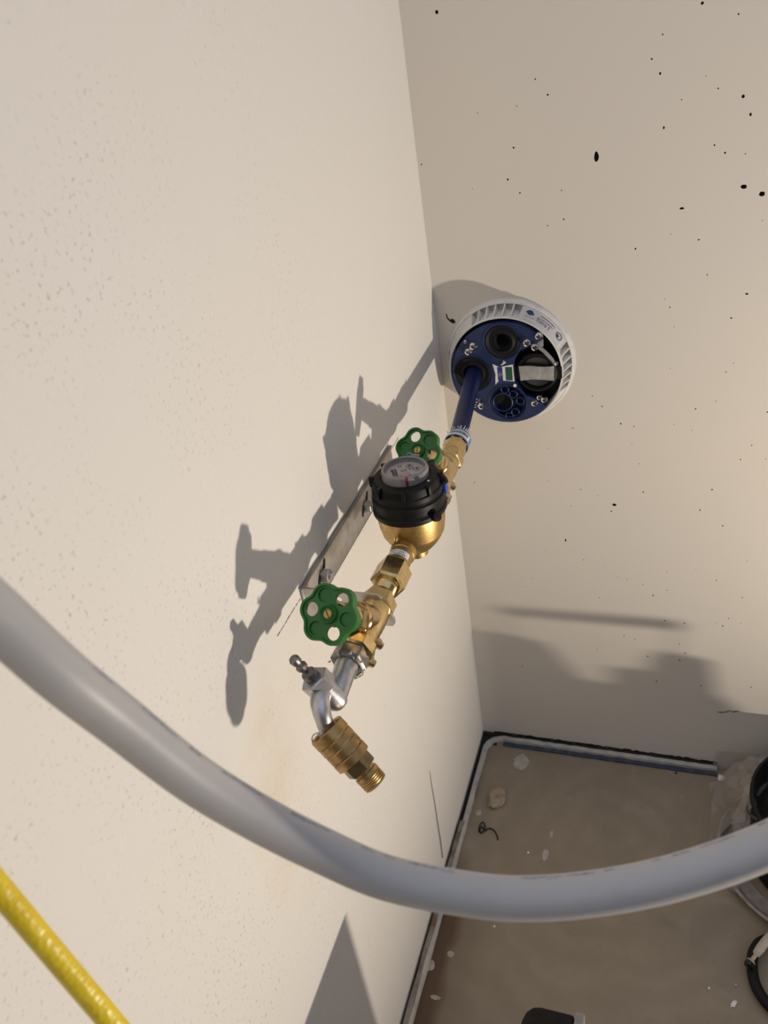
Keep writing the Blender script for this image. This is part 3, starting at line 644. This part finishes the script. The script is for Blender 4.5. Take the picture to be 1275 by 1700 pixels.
bm = NB(); lathe(bm, bo + SP * .0345, SP, [(0, .0078), (.007, .0078), (.0085, .0070), (.010, .0046), (.013, .0042), (.015, .0058), (.0185, .0060), (.020, .0048), (.022, .0040), (.0235, .0052), (.0285, .0056), (.031, .0040), (.0315, 0)], 18, cap=False); obj('spindle', bm, 'zinc_dark', tp)
bm = NB(); sp_ = cat_pts([V((.0805, -.7680, .9064)), V((.0812, -.7765, .9060)), V((.0835, -.7860, .9045)), V((.0870, -.7930, .8992)), V((.0893, -.7962, .8910)), V((.0908, -.7970, .8820)), V((.0950, -.7990, .8730))], 5)
tube(bm, sp_, [.0108 - .0024 * min(1, i / 20) for i in range(len(sp_))], 22); obj('spout', bm, 'zinc', tp, angle=60)
# ------------------------------------------------------------------ hose coupling on the spout
c0 = V((.0890, -.7955, .8765)); c1 = V((.1360, -.8085, .8270)); cd = (c1 - c0).normalized()
hc = thing('hose_coupling', 'aged brass hose coupling hanging off the tap spout', 'coupling', c0)
bm = NB(); lathe(bm, c0, cd, [(.006, .0135), (-.001, .0150), (-.002, .0180), (-.001, .0192), (.009, .0193), (.0098, .0184), (.0108, .0190), (.018, .0190), (.0188, .0181), (.0200, .0188), (.0285, .0188), (.0293, .0180), (.0305, .0190), (.0385, .0188), (.0395, .0165), (.0400, .012)], 44, cap=False); obj('sleeve', bm, 'brass_old', hc, angle=28)
bm = NB(); lathe(bm, c0, cd, [(.005, .0137), (.006, 0)], 32, cap=False); obj('sleeve_floor', bm, 'zinc_dark', hc)
bm = NB(); lathe(bm, c0, cd, [(.0385, .0145), (.040, .0162), (.050, .0162), (.0515, .0145)], 6, rot=.3); obj('hex', bm, worn('brass_dark', (.22, .165, .10), (.15, .11, .07), 90, .4, 1.), hc, angle=25)
bm = NB(); prof = [(.051, .0112), (.0545, .0112), (.0550, .0128), (.0590, .0130), (.0595, .0122)]
for k in range(4): prof += [(.0605 + k * .0022, .0130), (.0616 + k * .0022, .0122)]
prof += [(.0700, .0126), (.0708, .0112), (.0700, .0085), (.062, .0080), (.0618, 0)]
lathe(bm, c0, cd, prof, 32, cap=False); obj('threaded_end', bm, 'brass_old', hc, angle=40)
bm = NB(); tube(bm, cat_pts([(.0830, -.8000, .8780), (.0770, -.8010, .8750), (.0740, -.8015, .8690), (.0735, -.8015, .8640)], 5), .0007, 5); tube(bm, cat_pts([(.087, -.801, .880), (.0885, -.806, .876), (.0875, -.8085, .872)], 5), .0008, 5)
for k in range(10): q = V((.088, -.800, .876)); tube(bm, [q + V((random.uniform(-.006, .006), random.uniform(-.004, .002), random.uniform(-.002, .004))), q + V((random.uniform(-.008, .012), random.uniform(-.008, .002), random.uniform(-.008, .003)))], .0005, 5)
obj('hemp_thread', bm, 'hemp', hc)
# ================================================================== LOOSE THINGS IN FRONT
pp = thing('plastic_pipe', 'thick pale grey plastic pipe bowed across the foreground', 'pipe', (.248, -1.022, 1.02))
pts = [(0.1165, -1.1011, 1.3121), (0.1216, -1.0963, 1.2913), (0.1267, -1.0915, 1.2705), (0.1367, -1.0836, 1.2324), (0.1458, -1.0707, 1.1889), (0.163, -1.0567, 1.1341), (0.185, -1.0443, 1.0912), (0.2116, -1.0342, 1.0571), (0.2491, -1.0262, 1.0282), (0.301, -1.014, 1.0096), (0.3347, -1.0045, 1.0042), (0.3682, -0.9937, 1.0046), (0.4011, -0.9813, 1.0078), (0.4335, -0.9671, 1.014), (0.4614, -0.9535, 1.0222), (0.4855, -0.9401, 1.0306), (0.511, -0.930, 1.0385), (0.545, -0.927, 1.044), (0.59, -0.945, 1.04), (0.65, -1.0, 1.015), (0.71, -1.1, .96)]
spine = cat_pts(pts, 6)
bm = NB(); rings = tube(bm, spine, .0129, 32); obj('pipe_wall', bm, 'pale', pp)
# rubbed print along the upper edge
bm = NB()
def on_pipe(i, ang, r):
    i = min(max(i, 1), len(spine) - 2); d = (spine[i + 1] - spine[i - 1]).normalized(); view = (CAM0 - spine[i]).normalized(); u = (view - d * view.dot(d)).normalized(); v = d.cross(u)
    if v.z < 0: v = -v
    return spine[i] + u * (r * math.cos(ang)) + v * (r * math.sin(ang))
CAM0 = V((.40, -1.3, 1.48)); i = 17
while i < 86:
    n = random.randint(1, 2)
    if random.random() < .62:
        a0, a1 = .98 + random.uniform(-.03, .03), 1.16 + random.uniform(-.04, .05)
        if random.random() < .12: a0 -= .12
        for k in range(n):
            vs = [bm.verts.new(on_pipe(j, a, .01295)) for j, a in ((i + k, a0), (i + k + 1, a0), (i + k + 1, a1), (i + k, a1))]; bm.faces.new(vs)
    i += n + (1 if random.random() < .25 else 0)
obj('rubbed_print', bm, 'print', pp)['kind'] = 'stuff'
bm = NB(); tube(bm, cat_pts([(.079, -1.134, 1.200), (.089, -1.136, 1.163), (.099, -1.138, 1.135), (.113, -1.140, 1.084), (.130, -1.143, 1.031), (.141, -1.146, 1.001), (.155, -1.150, .96), (.19, -1.165, .85)], 8), .0063, 20)
tag(obj('yellow_hose', bm, 'yellow'), 'bright yellow reinforced hose crossing the lower left corner', 'hose')
# ------------------------------------------------------------------ floor clutter
# black upright case at the lower edge
cs = thing('equipment_case', 'upright black case with grey metal edge at the bottom of the picture', 'case', (.29, -.93, 0))
def rpoly(bm, pts_, z0, z1):
    A = [bm.verts.new((x, y, z0)) for x, y in pts_]; B = [bm.verts.new((x, y, z1)) for x, y in pts_]; bm.faces.new(A); bm.faces.new(B); strip(bm, A, B)
bm = NB(); yb = -.752; xl, xr = .246, .309; q = [(xl, -1.06), (xl, yb - .022), (xl + .004, yb - .010), (xl + .012, yb - .002), (xl + .022, yb), (xr, yb), (xr, -1.06)]
rpoly(bm, q, .004, .366); bmesh.ops.bevel(bm, geom=bm.edges[:], offset=.004, segments=2, affect='EDGES', profile=.5); obj('case_body', bm, 'black', cs)
bm = NB(); box(bm, (.3155, -.911, .186), (.012, .322, .368), bev=.002); obj('metal_edge', bm, 'grey', cs)
bm = NB(); box(bm, (.3265, -.915, .178), (.010, .310, .352), bev=.003); obj('lid', bm, 'black', cs)
bm = NB(); box(bm, (.3325, -.915, .353), (.0025, .312, .006), bev=.001); obj('lid_rim', bm, 'grey', cs)
for x in (.262, .318):
    for y_ in (-.78, -1.03): bm = NB(); box(bm, (x, y_, .0025), (.02, .03, .005)); obj('foot', bm, 'rubber', cs, False)
# black bucket with clear film, right edge
BC = V((.680, -.195, 0))
bk = thing('bucket', 'black bucket standing on the floor at the right edge', 'bucket', BC)
bm = NB(); lathe(bm, BC, Z, [(.003, 0), (.003, .120), (.008, .126), (.15, .130), (.154, .135), (.165, .135), (.167, .130), (.15, .126), (.02, .120), (.02, 0)], 48, cap=False); obj('bucket_wall', bm, 'rubber', bk)
bm = NB(); lathe(bm, BC, Z, [(.120, .1235), (.145, .09), (.14, .05), (.15, 0)], 32, cap=False); obj('rubble_bag', bm, worn('bin_liner', (.012, .012, .012), (.03, .03, .03), 25, .3, bump=.01), bk)
bm = NB(); tube(bm, [BC + V((.136 * math.cos(a), .136 * math.sin(a), .160 - .12 * max(0, math.sin(a - .4)) )) for a in [.4 + math.pi * k / 20 for k in range(21)]], .0022, 8); obj('bail', bm, 'zinc_dark', bk)
tb = thing('clear_tray', 'round dusty clear plastic tray rim under the black bucket', 'tray', (.655, -.200, 0))
tc_ = V((.670, -.200, 0))
bm = NB(); lathe(bm, tc_, Z, [(.0005, .130), (.0005, .160), (.008, .168), (.018, .172), (.019, .167), (.010, .162), (.0025, .154), (.0025, .130)], 64, cap=False); obj('tray_rim', bm, 'pinkish', tb)
# crumpled film sheet
def film(bm, corners, n, m_, amp, seed, thick=.0006):
    rnd = random.Random(seed); g = []
    for i in range(n + 1):
        row = []
        for j in range(m_ + 1):
            u, v = i / n, j / m_; p = (V(corners[0]) * (1 - u) + V(corners[1]) * u) * (1 - v) + (V(corners[3]) * (1 - u) + V(corners[2]) * u) * v
            s_ = .35 + .65 * math.sin(math.pi * v); p += V((rnd.uniform(-1, 1), rnd.uniform(-1, 1), rnd.uniform(-1, 1))) * amp * s_
            p.z = max(p.z, .002); p.y = min(p.y, -.003); row.append(bm.verts.new(p))
        g.append(row)
    for i in range(n):
        for j in range(m_):
            a, b, c, d_ = g[i][j], g[i + 1][j], g[i + 1][j + 1], g[i][j + 1]
            if (i + j) % 2: bm.faces.new((a, b, c)); bm.faces.new((a, c, d_))
            else: bm.faces.new((a, b, d_)); bm.faces.new((b, c, d_))
fb = thing('plastic_bag', 'crumpled clear plastic bag beside the black bucket at the right wall', 'plastic bag', (.53, -.13, 0))
bm = NB(); film(bm, [(.488, -.215, .004), (.487, -.05, .004), (.545, -.045, .075), (.560, -.195, .130)], 6, 6, .010, 3); obj('film', bm, 'film', fb, False)
bm = NB(); film(bm, [(.515, -.085, .045), (.55, -.04, .085), (.61, -.06, .125), (.565, -.17, .130)], 5, 5, .010, 9); obj('film', bm, 'film', fb, False)
bm = NB(); film(bm, [(.492, -.012, .004), (.575, -.010, .004), (.580, -.006, .060), (.497, -.006, .050)], 5, 4, .003, 12); obj('film', bm, 'film', fb, False)
bm = NB(); film(bm, [(.50, -.24, .006), (.53, -.30, .008), (.57, -.20, .12), (.545, -.13, .12)], 5, 5, .010, 21); obj('film', bm, 'film', fb, False)
# black hose on the floor, rod lying on it
bm = NB(); tube(bm, cat_pts([(.640, -.385, .0095), (.600, -.372, .0095), (.572, -.380, .0095), (.557, -.402, .0095), (.553, -.432, .0095), (.558, -.462, .0095), (.575, -.488, .0095), (.605, -.508, .0095), (.66, -.525, .0095), (.78, -.53, .0095)], 7), .0090, 16)
tag(obj('black_hose', bm, 'rubber'), 'black rubber hose curling on the floor at the right edge', 'hose')
rd = thing('paint_brush_rod', 'wooden rod wrapped in white tape with a black ball tip on the hose', 'rod', (.57, -.42, .02))
r0, r1 = V((.5500, -.4310, .0275)), V((.6000, -.3560, .0500)); rdv = (r1 - r0); 
def rp(t_): return r0 + rdv * t_
bm = NB(); tube(bm, [rp(.45), rp(.8), rp(1.1), rp(1.35)], [.0050, .0055, .0055, .0055], 14); obj('handle', bm, 'wood', rd)
bm = NB(); tube(bm, [rp(.12), rp(.16), rp(.28), rp(.45), rp(.62), rp(.64)], [.003, .0062, .0074, .0072, .0056, .004], 14); obj('white_wrap', bm, worn('tape_cream', (.50, .45, .38), (.40, .36, .30), 90, .7), rd)
bm = NB(); tube(bm, [rp(-.02), rp(.0), rp(.03), rp(.12)], [.0078, .0072, .0034, .0032], 14); obj('collar', bm, 'tan', rd)
bm = NB(); lathe(bm, rp(-.07), rdv, [(-.0075, 0), (-.0062, .0045), (-.002, .0075), (.003, .0072), (.005, .005)], 18); obj('ball_tip', bm, mat('gloss_black', (.006, .006, .007), .08), rd)
# crumpled lump, twisted wire, crumbs
bm = NB(); bmesh.ops.create_icosphere(bm, subdivisions=2, radius=1); rnd = random.Random(5)
for v in bm.verts:
    k = rnd.uniform(.72, 1.18); v.co = V((.066 + v.co.x * .019 * k, -.176 + v.co.y * .027 * k, max(.0005, .007 + v.co.z * .011 * k)))
tag(obj('crumpled_foam', bm, 'lump', smooth=False), 'beige crumpled lump of dried foam on the floor near the corner', 'debris')
bm = NB(); w_ = [(.0475, -.262, .001), (.0455, -.252, .003), (.0490, -.240, .005), (.0550, -.2435, .005), (.0575, -.2560, .004), (.0520, -.2640, .003), (.0480, -.2570, .004), (.0520, -.2520, .006), (.0580, -.2570, .003), (.0640, -.2500, .002), (.0720, -.2500, .002), (.0800, -.2560, .002), (.0860, -.2660, .0015), (.0880, -.2720, .0015)]
tube(bm, cat_pts(w_, 6), .0013, 8); tag(obj('twisted_wire', bm, 'rubber'), 'short twist of black wire lying on the floor near the left wall', 'wire')
crumbs = [(1013, 1288, .0016), (905, 1290, 0), ]
for x, y, r, lb, el in ((.152, -.288, .0024, 'tiny white crumb on the floor just above the pale pipe', 1.2), (.1135, -.3685, .0022, 'tiny white crumb on the floor just above the middle of the pale pipe, left', 1), (.5235, -.495, .0042, 'longish white crumb on the floor below the black hose tip', 2.0), (.486, -.478, .0026, 'round white crumb on the floor left of the longish one', 1), (.118, -.452, .0023, 'tiny white crumb on the floor just below the pale pipe', 1), (.508, -.035, .0080, 'pale plaster chip at the end of the back wall strip', 1.2), (.420, -.036, .0030, 'dark crumb on the floor beside the back wall strip', 1), (.5275, -.463, .0026, 'grey crumb nearest below the black ball tip', 1)):
    bm = NB(); bmesh.ops.create_icosphere(bm, subdivisions=1, radius=1)
    for v in bm.verts: k = random.uniform(.75, 1.2); xx, yy = v.co.x * r * k * el, v.co.y * r * k; v.co = V((x + (xx * .6 - yy * .8), y + (xx * .8 + yy * .6), max(0.0002, r * .5 + v.co.z * r * .6 * k)))
    tag(obj('crumb', bm, 'gap' if 'dark' in lb else 'smear' if 'grey' in lb else 'white', smooth=False), lb, 'crumb')
# ================================================================== OUTSIDE THE FRAME: work lamp and added shadow caster
lp = thing('work_lamp', 'work lamp standing on the floor to the right, outside the picture', 'work lamp', (LAMP_POS.x, LAMP_POS.y, 0))
ld = (LAMP_AIM - LAMP_POS).normalized(); ld, lu, lv = frame(ld)
bm = NB(); box(bm, LAMP_POS - ld * .045, (.05, .16, .14), axes=[ld, lv, lu], bev=.008); obj('housing', bm, 'orange', lp)
bm = NB(); box(bm, LAMP_POS - ld * .0185, (.003, .05, .05), axes=[ld, lv, lu]); obj('lamp_face', bm, 'lampface', lp, False)
bm = NB(); q = LAMP_POS - ld * .045
for s_ in (-1, 1): tube(bm, [q + lv * s_ * .085, V((q.x + lv.x * s_ * .09, q.y + lv.y * s_ * .09, .008)), V((q.x + lv.x * s_ * .09 - ld.x * .1, q.y + lv.y * s_ * .09 - ld.y * .1, .008))], .007, 10)
obj('stand', bm, 'rubber', lp)
bm = NB(); lathe(bm, LAMP_POS - ld * .020, ld, [(0, .0350), (.013, .0350), (.013, .0400), (0, .0400)], 40); obj('shade_rim', bm, 'rubber', lp)  # rim added to keep low lamp rays off the floor
li = bpy.data.lights.new('lamp_light', 'AREA'); li.shape = 'DISK'; li.size = .058; li.energy = LAMP_W; li.color = LAMP_COL
lo = bpy.data.objects.new('lamp_light', li); COL.objects.link(lo); lo.matrix_world = Matrix.Translation(LAMP_POS - ld * .015) @ (-ld).to_track_quat('Z', 'Y').to_matrix().to_4x4()
lo.parent = lp; lo.matrix_parent_inverse = lp.matrix_world.inverted()
tx = thing('shadow_caster', 'made-up red shadow caster on the floor to the right, outside the picture', 'shadow caster', (.80, -.385, 0))  # unseen, added to cast the low shadows on the back wall
s_ = .45
def shp(x, z): q = V((x, 0, z)); q = q + (LAMP_POS - q) * s_; return q
body = [shp(x, z) for x, z in ((.07, .30), (.11, .285), (.165, .205), (.20, .190), (.33, .193), (.335, .24), (.36, .235), (.39, .215), (.405, .27), (.42, .292), (.435, .285), (.45, .20), (.49, .165))]  # outline traced back to the lamp from the wall shadow
bm = NB(); prof = [(q.x, q.z) for q in body]; prof = [(prof[0][0] - .0, .002)] + prof + [(prof[-1][0], .002)]
A = [bm.verts.new((x, -.378 - .02, z)) for x, z in prof]; B = [bm.verts.new((x, -.378 + .02, z)) for x, z in prof]; bm.faces.new(A); bm.faces.new(B); strip(bm, A, B); obj('caster_body', bm, 'castred', tx, False)
h0, h1 = shp(.075, .362), shp(.405, .365)  # bar added to cast the stripe shadow on the back wall
bm = NB(); tube(bm, [h0, h0.lerp(h1, .5), h1], .0072, 12); obj('shadow_bar', bm, 'black', tx)
bm = NB(); tube(bm, [h0, V((h0.x, h0.y, .05))], .0016, 6); tube(bm, [h1, V((h1.x, h1.y, .05))], .0016, 6); obj('bar_wires', bm, 'zinc_dark', tx)
